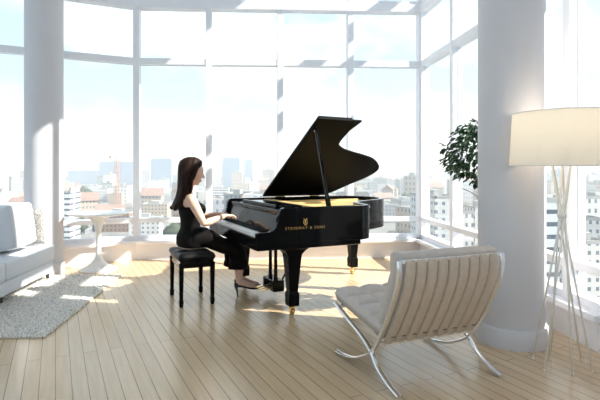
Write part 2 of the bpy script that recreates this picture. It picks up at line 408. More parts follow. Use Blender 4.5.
# legs
def piano_leg(x, y, ztop, fl=1.0):
    bm = B(); rs = []
    for z, w, dd in ((0.085, .035, .035), (0.09, .048, .048), (0.19, .050, .050), (0.205, .044, .044), (0.215, .040, .040), (0.50, .062, .062), (0.535, .066, .066), (0.55, .075, .07), (0.58, .10 * fl, .085), (ztop - 0.015, .165 * fl, .115 * fl), (ztop, .18 * fl, .12 * fl)):
        rs.append([(x + sx * w, y + sy * dd, z) for sx, sy in ((-1, -1), (1, -1), (1, 1), (-1, 1))])
    rings(bm, rs); l = obj('leg', bm, M_BLACK, piano, bevel=0.005)
    bm = B(); lathe(bm, [(0.020, 0.06), (0.024, 0.068), (0.024, 0.085)], 16, (x, y, 0))
    tube(bm, [(x - 0.011, y + 0.01, 0.03), (x + 0.011, y + 0.01, 0.03)], 0.03, 18)
    box(bm, x - 0.020, x - 0.013, y - 0.014, y + 0.018, 0.02, 0.065); box(bm, x + 0.013, x + 0.020, y - 0.014, y + 0.018, 0.02, 0.065)
    obj('caster', bm, M_GOLD, l, smooth=True, angle=35)
piano_leg(0.37, 0.115, 0.64); piano_leg(0.37, WP - 0.115, 0.64); piano_leg(1.74, 1.33, 0.64, .6)
# pedal lyre
lyre = empty('pedal_lyre', (0, 0, 0)); lyre.parent = piano
for y in (0.69, 0.83):
    obj('lyre_post', lathe(B(), [(0.024, 0.0), (0.019, 0.04), (0.016, 0.25), (0.021, 0.44), (0.03, 0.46)], 14, (0.455, y, 0.18)), M_BLACK, lyre, smooth=True, angle=40)
obj('lyre_block', box(B(), 0.36, 0.55, 0.60, 0.92, 0.60, 0.66), M_BLACK, lyre, bevel=0.004)
obj('pedal_box', box(B(), 0.40, 0.52, 0.62, 0.90, 0.075, 0.185), M_BLACK, lyre, bevel=0.01)
obj('lyre_brace', tube(B(), [(0.52, 0.70, 0.16), (0.78, 0.62, 0.645)], 0.010, 10), M_BLACK, lyre, smooth=True)
for y in (0.67, 0.74, 0.81):
    bm = B(); rs = []
    for x, w, zz in ((0.42, .008, .105), (0.37, .009, .102), (0.33, .016, .096), (0.305, .017, .092), (0.292, .011, .09)):
        rs.append([(x, y - w, zz - .005), (x, y + w, zz - .005), (x, y + w, zz + .005), (x, y - w, zz + .005)])
    rings(bm, rs); obj('pedal', bm, M_GOLD, lyre, bevel=0.003)
# lettering and emblem on the treble side
fc = bpy.data.curves.new('t', 'FONT'); fc.body = 'STEINWAY & SONS'; fc.size = 0.033; fc.extrude = 0.0008; fc.align_x = 'CENTER'; fc.space_character = 1.42
to = bpy.data.objects.new('t', fc); col.objects.link(to); bpy.context.view_layer.update(); me = evaluated(to); bpy.data.objects.remove(to)
me.materials.append(M_GOLD); o = bpy.data.objects.new('lettering', me); col.objects.link(o); o.parent = piano
o.location = (0.44, -0.0055, 0.765); o.rotation_euler = (PI / 2, 0, 0)
bm = B(); ec = Vector((0.44, -0.006, 0.828))
def flat(pts, r=0.0035):
    tube(bm, [ec + Vector((p[0] * .68, 0, p[1] * .8)) for p in pts], [(r * .7, r * .7)] * len(pts), 6)
for s in (-1, 1):
    flat([(p.x, p.y) for p in spline([(s * .006, -.028, 0), (s * .022, -.018, 0), (s * .027, .0, 0), (s * .018, .014, 0), (s * .014, .026, 0), (s * .022, .034, 0), (s * .027, .03, 0)], 4)])
    flat([(s * .005, -.026), (s * .005, .020)], 0.002)
flat([(0, -.026), (0, .024)], 0.002); flat([(-.018, .018), (.018, .018)], 0.003); flat([(-.02, -.034), (.02, -.034)], 0.004); flat([(0, -.034), (0, -.026)], 0.005)
flat([(-.012, -.006), (.012, -.006)], 0.0025)
obj('emblem', bm, M_GOLD, piano)

def PL_(a, b, z=0.0):          # piano-frame point to world
    return PO + Matrix.Rotation(PR, 3, 'Z') @ Vector((a, b, z))

# ================================================================== PIANO BENCH
bench = empty('piano_bench', PL_(-0.325, 0.97), PR)
tag(bench, 'black piano bench with square legs and padded leather seat under the seated woman', 'bench')
def pad(w, l, t, nx, ny, R, tuft, gx=40, gy=40, z0=0.0):
    """buttoned cushion: rounded slab w x l x t with nx x ny tufts on top"""
    bm = B(); top = []; bot = []
    for i in range(gx + 1):
        rt, rb = [], []
        for j in range(gy + 1):
            u, v = i / gx, j / gy; x, y = (u - .5) * w, (v - .5) * l
            e = min(u * w, (1 - u) * w, v * l, (1 - v) * l)
            k = 1.0 if e >= R else math.sqrt(max(0, 1 - ((R - e) / R) ** 2))
            q = (abs(math.sin(PI * u * nx)) ** .45) * (abs(math.sin(PI * v * ny)) ** .45) if nx else 1.0
            h = t / 2 * k - tuft * (1 - q) * k
            rt.append(bm.verts.new((x, y, z0 + h))); rb.append(bm.verts.new((x, y, z0 - t / 2 * k - 1e-4)))
        top.append(rt); bot.append(rb)
    for i in range(gx):
        for j in range(gy):
            bm.faces.new((top[i][j], top[i + 1][j], top[i + 1][j + 1], top[i][j + 1]))
            bm.faces.new((bot[i][j], bot[i][j + 1], bot[i + 1][j + 1], bot[i + 1][j]))
    per = [(i, 0) for i in range(gx)] + [(gx, j) for j in range(gy)] + [(i, gy) for i in range(gx, 0, -1)] + [(0, j) for j in range(gy, 0, -1)]
    for (a, b) in zip(per, per[1:] + per[:1]):
        bm.faces.new((top[a[0]][a[1]], bot[a[0]][a[1]], bot[b[0]][b[1]], top[b[0]][b[1]]))
    return bm
o = obj('seat', pad(0.355, 0.52, 0.075, 2, 3, 0.03, 0.010, 24, 30), M_BLACKM, bench, smooth=True); o.location.z = 0.455
bm = B(); box(bm, -0.16, 0.16, -0.24, 0.24, 0.355, 0.43); obj('apron', bm, M_BLACK, bench, bevel=0.005)
for sx in (-1, 1):
    for sy in (-1, 1):
        bm = B(); rs = []
        for z, w in ((0.0, .016), (0.02, .019), (0.055, .021), (0.07, .016), (0.08, .0165), (0.40, .023)):
            rs.append([(sx * .148 + a * w, sy * .228 + b * w, z) for a, b in ((-1, -1), (1, -1), (1, 1), (-1, 1))])
        rings(bm, rs); obj('leg', bm, M_BLACK, bench, bevel=0.004)
for sy in (-1, 1):
    bm = tube(B(), [(0.02, sy * 0.24, 0.392), (0.02, sy * 0.262, 0.392), (0.02, sy * 0.266, 0.392), (0.02, sy * 0.285, 0.392)], [0.010, 0.010, 0.032, 0.030], 20)
    obj('knob', bm, M_BLACK, bench, smooth=True, angle=40)

# ================================================================== PERSON
woman = empty('person', PL_(-0.285, 0.985), PR)
tag(woman, 'person with long dark hair in black sleeveless outfit and heels, seated playing the piano', 'person')
OX, OY = -0.311, 0.935
def L(a, b, z): return Vector((a - OX, b - OY, z))
def loft(bm, secs, n=20, pw=2.0):
    """secs: (centre a, b, z, half depth, half width[, tilt])"""
    rs = []
    for s in secs:
        c = L(*s[:3]); tilt = s[5] if len(s) > 5 else 0.0; r = []
        for j in range(n):
            th = 2 * PI * j / n; cx, sy = math.cos(th), math.sin(th)
            cx = math.copysign(abs(cx) ** (2 / pw), cx); sy = math.copysign(abs(sy) ** (2 / pw), sy)
            x = s[3] * cx; r.append(c + Vector((x * math.cos(tilt), s[4] * sy, x * math.sin(tilt))))
        rs.append(r)
    return rings(bm, rs)
bm = B()
# torso, neck
loft(bm, [(-.365, .93, .51, .10, .14), (-.365, .93, .54, .12, .165), (-.375, .93, .62, .11, .155), (-.362, .93, .70, .080, .118), (-.362, .93, .78, .084, .122), (-.362, .93, .87, .100, .14),
          (-.385, .93, .94, .098, .150), (-.395, .93, .985, .075, .150), (-.395, .93, 1.015, .055, .10), (-.39, .93, 1.035, .045, .055)], 24)
tube(bm, [L(-.395, .93, 1.0), L(-.385, .93, 1.06), L(-.362, .93, 1.15), L(-.35, .93, 1.2)], [.055, .046, .044, .048], 16)
# bust
for s in (-1, 1): ellip(bm, L(-.295, .93 + s * .065, .885), (.062, .062, .062), 14, 10)
# head with a face looking down at the keys
hc = L(-.335, .93, 1.255); R = Matrix.Rotation(math.radians(12), 3, 'Y')
def hd(x, y, z): return hc + R @ Vector((x, y, z))
ellip(bm, hd(-.008, 0, .025), (.098, .074, .105), 24, 16, R)
loftp = []
for z, x, rx, ry in ((.06, .012, .084, .068), (.0, .016, .084, .066), (-.04, .02, .078, .060), (-.08, .03, .062, .048), (-.108, .045, .042, .034), (-.128, .056, .022, .02)):
    loftp.append([hd(x + rx * math.cos(2 * PI * j / 20), ry * math.sin(2 * PI * j / 20), z) for j in range(20)])
rings(bm, loftp)
tube(bm, [hd(.092, 0, .012), hd(.108, 0, -.012), hd(.121, 0, -.034), hd(.108, 0, -.046)], [(.008, .008), (.010, .010), (.013, .012), (.010, .009)], 10)   # nose
ellip(bm, hd(.088, 0, .028), (.016, .055, .010), 12, 8, R)       # brow
ellip(bm, hd(.097, 0, -.068), (.010, .024, .007), 12, 8, R); ellip(bm, hd(.094, 0, -.079), (.010, .020, .007), 12, 8, R)   # mouth
for s in (-1, 1):
    ellip(bm, hd(-.005, s * .074, -.012), (.016, .010, .030), 10, 8, R)      # ears
    # arms
    sh = L(-.385, .93 + s * .165, .985); el = L(-.285, .93 + s * .245, .765); wr = L(-.055, .93 + s * .125, .815)
    tube(bm, [L(-.385, .93 + s * .10, .995), sh, sh.lerp(el, .3), sh.lerp(el, .65), el, el.lerp(wr, .2), el.lerp(wr, .55), wr],
         [.050, .050, .046, .040, .035, .038, .031, .024], 14)
    # hand: palm then five curled fingers and a thumb
    k1 = L(.022, .93 + s * .105, .815)
    tube(bm, [wr, wr.lerp(k1, .45) + Vector((0, 0, .004)), k1], [(.024, .018), (.036, .017), (.039, .014)], 12)
    for i, (off, ln) in enumerate(((-.030, .062), (-.010, .072), (.010, .068), (.029, .052))):
        base = k1 + Vector((-.012, off, -.001)); f = ln
        tube(bm, [base, base + Vector((f * .45, off * .10, .006)), base + Vector((f * .80, off * .2, -.014)), base + Vector((f * .95, off * .25, -.042))], [.0105, .0095, .0085, .007], 8)
    th0 = wr.lerp(k1, .35) + Vector((0, -s * .028, -.006))
    tube(bm, [th0, th0 + Vector((.030, -s * .018, -.010)), th0 + Vector((.062, -s * .022, -.026))], [.0125, .0105, .008], 8)
# legs
FT = {-1: (.105, .835), 1: (.155, .985)}
for s in (-1, 1):
    ax, by = FT[s]
    tube(bm, [L(-.35, .93 + s * .085, .60), L(-.20, .93 + s * .09, .592), L(-.03, .93 + s * .085, .512), L(.10, .93 + s * .075, .485), L(.115, .93 + s * .07, .43), L(.12, (.93 + s * .07 + by) / 2, .36), L(ax + .005, by, .20), L(ax + .012, by, .135)],
         [.092, .085, .066, .056, .054, .056, .036, .034], 16)
    tube(bm, [L(ax - .010, by, .128), L(ax + .04, by, .132), L(ax + .11, by, .105), L(ax + .17, by, .085), L(ax + .22, by, .080)], [(.030, .030), (.034, .036), (.036, .028), (.038, .020), (.022, .012)], 14)
body = obj('body', bm, M_SKIN, woman, smooth=True)
rm = body.modifiers.new('remesh', 'REMESH'); rm.mode = 'VOXEL'; rm.voxel_size = 0.0055; rm.use_smooth_shade = True
sm = body.modifiers.new('smooth', 'SMOOTH'); sm.factor = 0.5; sm.iterations = 4
for s in (-1, 1): obj('eye', ellip(B(), hd(.083, s * .030, .008), (.010, .014, .006), 10, 6, R), M_EYE, woman, smooth=True)
obj('lips', ellip(ellip(B(), hd(.101, 0, -.067), (.009, .021, .006), 12, 8, R), hd(.098, 0, -.078), (.009, .018, .006), 12, 8, R), M_LIP, woman, smooth=True)
# black outfit: bodice and wide cropped trousers, one garment
bm = B()
loft(bm, [(-.36, .93, .522, .12, .17), (-.36, .93, .548, .136, .182), (-.372, .93, .62, .125, .172), (-.360, .93, .70, .096, .135), (-.360, .93, .78, .096, .137), (-.36, .93, .87, .115, .156), (-.368, .93, .925, .112, .150), (-.385, .93, .955, .10, .128)], 24)
for s in (-1, 1):
    ellip(bm, L(-.288, .93 + s * .066, .885), (.070, .070, .068), 14, 10)
    ax, by = FT[s]
    tube(bm, [L(-.36, .93 + s * .085, .615), L(-.20, .93 + s * .095, .600), L(-.04, .93 + s * .088, .510), L(.08, .93 + s * .08, .487), L(.10, .93 + s * .08, .43), L(.11, (.93 + s * .08 + by) / 2, .36), L(.10, by + s * .01, .27)],
         [.103, .092, .074, .076, .092, .096, .105], 18)
ellip(bm, L(-.12, .93, .548), (.14, .09, .05), 16, 10)
dress = obj('outfit', bm, M_DRESS, woman, smooth=True)
rm = dress.modifiers.new('remesh', 'REMESH'); rm.mode = 'VOXEL'; rm.voxel_size = 0.009; rm.use_smooth_shade = True
sm = dress.modifiers.new('smooth', 'SMOOTH'); sm.factor = 0.5; sm.iterations = 12
for s in (-1, 1):
    bm = B(); tube(bm, spline([L(-.285, .93 + s * .085, .93), L(-.325, .93 + s * .085, .985), L(-.36, .93 + s * .07, 1.035), L(-.405, .93 + s * .055, 1.045)], 5), [(.014, .006)] * 16, 8)
    obj('halter_strap', bm, M_DRESS, dress, smooth=True)
# hair
bm = B()
hair = [(-.350, .93, 1.400, .03, .03), (-.352, .93, 1.388, .068, .06), (-.352, .93, 1.36, .106, .086), (-.360, .93, 1.31, .116, .095), (-.385, .93, 1.26, .096, .098), (-.405, .93, 1.20, .076, .098), (-.418, .93, 1.13, .066, .098),
        (-.430, .93, 1.06, .060, .102), (-.448, .93, 1.0, .058, .108), (-.470, .93, .95, .060, .108), (-.488, .93, .915, .056, .096), (-.50, .93, .895, .03, .07)]
rs = []
for k, s in enumerate(hair):
    c = L(*s[:3]); r = []
    for j in range(56):
        th = 2 * PI * j / 56; w = 1 + .035 * math.sin(9 * th + k * .5) + .02 * math.sin(17 * th + 1.7 * k * .4)
        r.append(c + Vector((s[3] * w * math.cos(th), s[4] * w * math.sin(th), 0)))
    rs.append(r)
rings(bm, rs)
rnd = random.Random(3)
for k in range(26):       # loose ends and front locks
    s = rnd.choice((-1, 1)); b = .93 + s * rnd.uniform(.04, .105)
    a0 = -.41 + rnd.uniform(-.04, .05)
    tube(bm, spline([L(a0, b, 1.12), L(a0 - .02, b, 1.02), L(a0 - .05, b, .94), L(a0 - .04 - rnd.uniform(0, .05), b + rnd.uniform(-.02, .02), .90 + rnd.uniform(-.015, .02)), L(a0 - .07 - rnd.uniform(0, .04), b, .91)], 4), [.011] * 12 + [.010, .010, .008, .006, .003], 6)
for s in (-1, 1):
    tube(bm, spline([L(-.36, .93 + s * .055, 1.35), L(-.318, .93 + s * .074, 1.30), L(-.335, .93 + s * .088, 1.24), L(-.365, .93 + s * .086, 1.16), L(-.375, .93 + s * .085, 1.08), L(-.385, .93 + s * .09, 1.0)], 5), [(.022, .02)] * 14 + [(.018, .014)] * 8 + [(.012, .01)] * 3 + [.004], 8)
obj('hair', bm, M_HAIR, woman, smooth=True)
# heels
for s in (-1, 1):
    ax, by = FT[s]; bm = B()
    rs = []
    for x, z, w, h in ((-.042, .118, .020, .030), (-.02, .108, .034, .045), (.03, .098, .036, .030), (.09, .078, .037, .022), (.15, .065, .043, .030), (.20, .062, .034, .026), (.245, .060, .010, .012)):
        c = L(ax + x, by, z); rs.append([c + Vector((0, w * math.cos(2 * PI * j / 12), h * .5 * math.sin(2 * PI * j / 12) + h * .2)) for j in range(12)])
    rings(bm, rs)
    hs = 0.0
    tube(bm, [L(ax - .025, by, .108), L(ax - .016, by, .06), L(ax - .006, by, hs)], [(.018, .020), (.008, .009), (.006, .006)], 8)
    obj('shoe', bm, M_SHOE, woman, smooth=True)

# ================================================================== LOUNGE CHAIR
s_ax = Vector((.931, .365)); t_ax = Vector((-.365, .931)); cc = Vector((.893, 3.138))
ch_loc = W(cc.x, cc.y); sx_w = W(.931, .365); rz = math.atan2(sx_w.y, sx_w.x)
chair = empty('lounge_chair', ch_loc, rz)
tag(chair, 'greige leather lounge chair with crossed chrome legs and strapped back', 'chair')
def cs(px, py, s=-0.375):
    u = (px - CX) / F; X0, Z0 = cc.x + s * s_ax.x, cc.y + s * s_ax.y
    t = (X0 - u * Z0) / (u * t_ax.y - t_ax.x); Z = Z0 + t * t_ax.y
    return (t, H - (py - CY) * Z / F)
b1 = [cs(399, 261), cs(399.4, 273), cs(397, 290), cs(390, 313), cs(381, 336), cs(371.5, 352), cs(357, 357.5)]
b1 = [(-.285, .785), (-.30, .70), (-.285, .60), (-.235, .45), (-.15, .29), (-.055, .175), (.08, .085)] if False else b1
fr = cs(336.5, 355); b1 = b1 + [(.245, .026), (fr[0], 0.012)]
b2 = [cs(335.5, 303), cs(347, 317.5), cs(361, 335), cs(371, 351), cs(378, 368), cs(388, 384)]; rf = cs(399, 396); b2 = b2 + [(rf[0], 0.011)]
def dense(p, n=8): return [(v.x, v.y) for v in spline([(a, b, 0) for a, b in p], n)]
B1, B2 = dense(b1), dense(b2)
for s in (-1, 1):
    x0, x1 = sorted((s * .3575, s * .3925))
    bm = B(); ribbon(bm, B1, x0, x1, .019, pw=2.4); ribbon(bm, B2, x0, x1, .019, pw=2.4)
    obj('side_frame', bm, M_CHROME, chair, smooth=True, angle=60)
# bars across
topb, crossb, frontb = B1[2], cs(372.5, 346), B2[1]
def find(Bc, z): return min(Bc, key=lambda p: abs(p[1] - z))
for (t, z, nm) in ((B1[1][0], B1[1][1], 'top_bar'), (find(B1[:-14], .22)[0], find(B1[:-14], .22)[1], 'rear_bar'), (B2[2][0], B2[2][1], 'front_bar')):
    bm = box(B(), -.36, .36, t - .006, t + .006, z - .011, z + .011); obj(nm, bm, M_CHROME, chair, bevel=0.002)
# straps down the back
back_path = [p for p in B1[:-14] if p[1] > .225]
ntop = 9
for i in range(ntop):
    x = -.304 + i * .076
    bm = B()
    path = [(p[0] - .004, p[1]) for p in back_path]
    rs = []
    for k, p in enumerate(path):
        d = (Vector(path[min(k + 1, len(path) - 1)]) - Vector(path[max(k - 1, 0)])).normalized(); nr = Vector((d.y, -d.x))
        if nr.x > 0: nr = -nr
        ring = []; hw = .021 if k == 0 else (.034 if k == 1 else .0362)
        for q in range(9):
            v = q / 8 * 2 - 1; off = .015 * (1 - v ** 4) + .001
            ring.append((x + v * hw, p[0] + nr.x * off, p[1] + nr.y * off))
        for q in range(8, -1, -1):
            v = q / 8 * 2 - 1; ring.append((x + v * hw, p[0] - nr.x * .002, p[1] - nr.y * .002))
        rs.append(ring)
    rings(bm, rs)
    st = obj('back_strap', bm, M_STRAP, chair, smooth=True, angle=50)
    q = find(back_path, .30); nr = Vector((-.02, -.008))
    obj('stitching', box(B(), x - .014, x + .014, q[0] - .0235, q[0] - .0215, q[1] - .012, q[1] - .006), M_STITCH, st)
for i in range(8):
    x = -.28 + i * .08
    bm = B(); s0, s1 = find(back_path, .22), B2[3]
    ribbon(bm, dense([(s0[0] + .02, s0[1] + .03), ((s0[0] + s1[0]) / 2, (s0[1] + s1[1]) / 2 - .012), (s1[0], s1[1] + .004)]), x - .025, x + .025, .005)
    obj('seat_strap', bm, M_STRAP, chair)
# cushions
def place_pad(name, w, l, t, nx, ny, p0, p1, side):
    """pad whose underside runs p0 -> p1 in (t, z)"""
    bm = pad(w, l, t, nx, ny, .038, .030, 44, 44)
    d = (Vector(p1) - Vector(p0)).normalized(); n = Vector((-d.y, d.x)) * side
    c = (Vector(p0) + Vector(p1)) / 2 + n * t / 2
    M = Matrix(((1, 0, 0, 0), (0, d.x, n.x, c.x), (0, d.y, n.y, c.y), (0, 0, 0, 1)))
    for v in bm.verts: v.co = M @ v.co
    return obj(name, bm, M_LEATHER, chair, smooth=True)
tp = B1[0]
place_pad('seat_cushion', .74, .60, .115, 4, 4, (-.150, .262), (B2[0][0] + .025, B2[0][1] + .008), 1)
up = (Vector(B1[0]) - Vector(B1[3])).normalized()
cpath = [Vector(tp) + up * .044, Vector(tp) + up * .02] + [Vector(p) for p in B1[:-14] if p[1] > .235]
cl = [0.0]
for a, b in zip(cpath, cpath[1:]): cl.append(cl[-1] + (b - a).length)
def along(q):
    for i in range(len(cl) - 1):
        if q <= cl[i + 1] or i == len(cl) - 2:
            d = (cpath[i + 1] - cpath[i]); k = (q - cl[i]) / max(1e-6, cl[i + 1] - cl[i])
            i0, i1 = max(0, i - 1), min(len(cpath) - 1, i + 2); dd = (cpath[i1] - cpath[i0]).normalized()
            return cpath[i] + d * k, Vector((-dd.y, dd.x))
TH = .145
bm = pad(.72, cl[-1], TH, 4, 4, .030, .022, 44, 44)
for v in bm.verts:
    p, n = along(min(cl[-1], max(0, cl[-1] / 2 - v.co.y)))
    q = p + n * (v.co.z + TH / 2 + .004); v.co = Vector((v.co.x, q.x, q.y))
obj('back_cushion', bm, M_LEATHER, chair, smooth=True)

# ================================================================== FLOOR LAMP
lc = W(1.846, 3.12)
lamp = empty('floor_lamp', lc)
tag(lamp, 'floor lamp with wide cream drum shade on a sheaf of slanted thin rods', 'lamp')
bm = B(); n = 64
prof = [(.292, 1.645), (.310, 1.30), (.307, 1.30), (.289, 1.645)]
rs = [[(r * math.cos(2 * PI * i / n), r * math.sin(2 * PI * i / n), z) for i in range(n)] for r, z in prof + prof[:1]]
rings(bm, rs, close=False); bmesh.ops.remove_doubles(bm, verts=bm.verts, dist=1e-5)
sh = obj('lamp_shade', bm, M_SHADE, lamp, smooth=True, angle=60)
for z, r in ((1.643, .2915), (1.302, .3105)):
    bm = B(); tube(bm, [(r * math.cos(2 * PI * i / 48), r * math.sin(2 * PI * i / 48), z) for i in range(49)], .0035, 6)
    obj('shade_ring', bm, M_ROD, sh, smooth=True)
feet = [(533, 359), (544.5, 371), (550, 358), (572.5, 375), (581, 361), (592.5, 372.5)]
pin = Vector((0.0, 0.0, 0.98))
for i, (px, py) in enumerate(feet):
    fpt = G(px, py) - lc
    off = Vector((-fpt.y, fpt.x, 0)).normalized() * .018
    pp = pin + off; d = (pp - fpt); topp = fpt + d * (1.34 / .98)
    obj('leg', tube(B(), [fpt + d * .004, topp], .0062, 8), M_ROD, lamp, smooth=True)
    obj('foot_tip', tube(B(), [fpt, fpt + d * .012], .0072, 8), M_ROD, lamp.children[-1], smooth=True)
obj('rod_collar', lathe(B(), [(.026, .965), (.028, .97), (.028, .99), (.026, .995)], 20), M_ROD, lamp, smooth=True)
bm = B(); lathe(bm, [(.07, 1.325), (.07, 1.335), (.02, 1.336), (.02, 1.40), (.018, 1.40)], 20)
for k in range(3):
    a = k * 2 * PI / 3; tube(bm, [(.06 * math.cos(a), .06 * math.sin(a), 1.33), (.301 * math.cos(a), .301 * math.sin(a), 1.40)], .0025, 6)
obj('shade_holder', bm, M_ROD, lamp)
obj('bulb', ellip(B(), (0, 0, 1.455), (.032, .032, .058), 16, 10), M_POT, lamp, smooth=True)

bl = bpy.data.lights.new('lamp_bulb_light', 'POINT'); bl.energy = 2.0; bl.color = (1, .86, .68); bl.shadow_soft_size = .05
bo = bpy.data.objects.new('lamp_bulb_light', bl); col.objects.link(bo); bo.parent = lamp; bo.location = (0, 0, 1.56)
# ================================================================== PEDESTAL SIDE TABLE
tb = G(98.5, 269.5)
table = empty('side_table', tb)
tag(table, 'white pedestal side table with round top and trumpet foot by the window', 'table')
obj('tabletop', lathe(B(), [(.30, .690), (.365, .712), (.373, .718), (.372, .724), (.36, .726)], 64), M_TABLE, table, smooth=True, angle=40)
pf = spline([(.235, 0, 0), (.235, .012, 0), (.20, .026, 0), (.12, .065, 0), (.055, .14, 0), (.033, .24, 0), (.030, .36, 0), (.034, .46, 0), (.05, .55, 0), (.09, .63, 0), (.16, .69, 0), (.18, .70, 0)], 5)
obj('pedestal', lathe(B(), [(p.x, p.y) for p in pf], 48), M_TABLE, table, smooth=True, angle=60)

# ================================================================== SOFA
sofa = empty('sofa', (-2.75, 4.6, 0))
tag(sofa, 'long white low sofa with loose seat cushions standing on the shaggy grey rug', 'sofa')
def rb(name, x0, x1, y0, y1, z0, z1, m, parent, bev, tilt=None, segs=4, puff=0.0):
    cx, cy, cz = (x0 + x1) / 2, (y0 + y1) / 2, (z0 + z1) / 2
    bm = box(B(), x0 - cx, x1 - cx, y0 - cy, y1 - cy, z0 - cz, z1 - cz)
    if puff:
        bmesh.ops.subdivide_edges(bm, edges=bm.edges, cuts=10, use_grid_fill=True)
        hx, hy, hz = (x1 - x0) / 2, (y1 - y0) / 2, (z1 - z0) / 2
        for v in bm.verts:
            a, b, c = v.co.x / hx, v.co.y / hy, v.co.z / hz
            v.co.x += puff * a * (1 - b * b) * (1 - c * c) ; v.co.y += puff * b * (1 - a * a) * (1 - c * c); v.co.z += puff * c * (1 - a * a) * (1 - b * b)
    Mx = Matrix.Translation((cx, cy, cz))
    if tilt is not None: Mx = Mx @ tilt
    for v in bm.verts: v.co = Mx @ v.co
    return obj(name, bm, m, parent, smooth=True, bevel=bev, segs=segs, angle=None)
sx0 = 2.75; sy0 = 4.6
rb('sofa_base', -.50, .435, -1.1, 1.07, .095, .225, M_SOFA, sofa, .015)
for y0, y1 in ((-1.1, -.02), (-.012, 1.075)):
    rb('seat_cushion', -.055, .445, y0, y1, .23, .405, M_SOFA, sofa, .03, puff=.012)
rb('backrest', -.50, -.06, -1.1, 1.07, .225, .70, M_SOFA, sofa, .05)
for x in (-.45, .39):
    for y in (-1.03, .0, 1.02):
        obj('leg', lathe(B(), [(.016, .0), (.022, .07)], 12, (x, y, .031)), M_RUBBER, sofa, smooth=True)

def cushion(name, loc, rot, w, h, t, m, label, corner=0.10):
    bm = B(); gx = 22; T = []; Bt = []
    for i in range(gx + 1):
        a, b = [], []
        for j in range(gx + 1):
            u, v = i / gx * 2 - 1, j / gx * 2 - 1
            th = t / 2 * ((1 - u ** 4) * (1 - v ** 4)) ** .5 + .004
            k = 1 - corner * .5 * (1 - abs(u)) * abs(v) ** 3; k2 = 1 - corner * .5 * (1 - abs(v)) * abs(u) ** 3
            x, y = u * w / 2 * k2, v * h / 2 * k
            a.append(bm.verts.new((x, th, y))); b.append(bm.verts.new((x, -th, y)))
        T.append(a); Bt.append(b)
    for i in range(gx):
        for j in range(gx):
            bm.faces.new((T[i][j], T[i][j + 1], T[i + 1][j + 1], T[i + 1][j])); bm.faces.new((Bt[i][j], Bt[i + 1][j], Bt[i + 1][j + 1], Bt[i][j + 1]))
    per = [(i, 0) for i in range(gx)] + [(gx, j) for j in range(gx)] + [(i, gx) for i in range(gx, 0, -1)] + [(0, j) for j in range(gx, 0, -1)]
    for (a, b) in zip(per, per[1:] + per[:1]):
        bm.faces.new((T[a[0]][a[1]], T[b[0]][b[1]], Bt[b[0]][b[1]], Bt[a[0]][a[1]]))
    o = obj(name, bm, m, None, smooth=True); o.location = loc; o.rotation_euler = rot
    return tag(o, label, 'cushion')
def knit_mat():
    m = bpy.data.materials.new('grey_flecked_knit'); m.use_nodes = True; nt = m.node_tree; b = nt.nodes['Principled BSDF']
    tc = nt.nodes.new('ShaderNodeTexCoord'); v = nt.nodes.new('ShaderNodeTexVoronoi'); v.inputs['Scale'].default_value = 55
    r = nt.nodes.new('ShaderNodeValToRGB'); r.color_ramp.elements[0].color = (.06, .06, .065, 1); r.color_ramp.elements[1].color = (.36, .35, .34, 1); r.color_ramp.elements[1].position = .7
    nt.links.new(tc.outputs['Object'], v.inputs['Vector']); nt.links.new(v.outputs['Distance'], r.inputs['Fac']); nt.links.new(r.outputs['Color'], b.inputs['Base Color']); b.inputs['Roughness'].default_value = .9
    return m
o = obj('scatter_cushion', B(), M_SOFA) if False else None
big = rb('back_cushion', -.16, .16, -.24, .24, -.215, .215, M_SOFA, None, .05, puff=.03)
big.name = 'bolster_cushion'; big.location = (-2.545, 5.12, .684); big.rotation_euler = (0, math.radians(-8), 0)
tag(big, 'thick white box cushion standing against the sofa back', 'cushion')
cushion('scatter_cushion', (-2.56, 5.50, .630), (math.radians(9), 0, math.radians(14)), .40, .40, .13, knit_mat(), 'grey flecked scatter cushion at the column end of the sofa')

# ================================================================== RUG
def rug_mat():
    m = bpy.data.materials.new('shag_pile'); m.use_nodes = True; nt = m.node_tree; b = nt.nodes['Principled BSDF']
    tc = nt.nodes.new('ShaderNodeTexCoord'); v = nt.nodes.new('ShaderNodeTexNoise'); v.inputs['Scale'].default_value = 75; v.inputs['Detail'].default_value = 2
    r = nt.nodes.new('ShaderNodeValToRGB'); r.color_ramp.elements[0].position = .30; r.color_ramp.elements[1].position = .50
    r.color_ramp.elements[0].color = (.42, .41, .40, 1); r.color_ramp.elements[1].color = (1.0, .97, .93, 1)
    nt.links.new(tc.outputs['Object'], v.inputs['Vector']); nt.links.new(v.outputs['Fac'], r.inputs['Fac']); nt.links.new(r.outputs['Color'], b.inputs['Base Color']); b.inputs['Roughness'].default_value = .95
    tr = nt.nodes.new('ShaderNodeBsdfTranslucent'); mx = nt.nodes.new('ShaderNodeMixShader'); mx.inputs[0].default_value = .45
    nt.links.new(r.outputs['Color'], tr.inputs['Color']); nt.links.new(b.outputs[0], mx.inputs[1]); nt.links.new(tr.outputs[0], mx.inputs[2]); nt.links.new(mx.outputs[0], nt.nodes['Material Output'].inputs['Surface'])
    return m
rug = empty('rug', (-2.30, 4.78, 0)); tag(rug, 'shaggy grey rug on the oak floor in front of the white sofa', 'rug')
rx, ry = .715, 1.06
obj('rug_backing', box(B(), -rx, rx, -ry, ry, 0.001, .008), M_RUGB, rug)
bm = B(); rnd = random.Random(11)
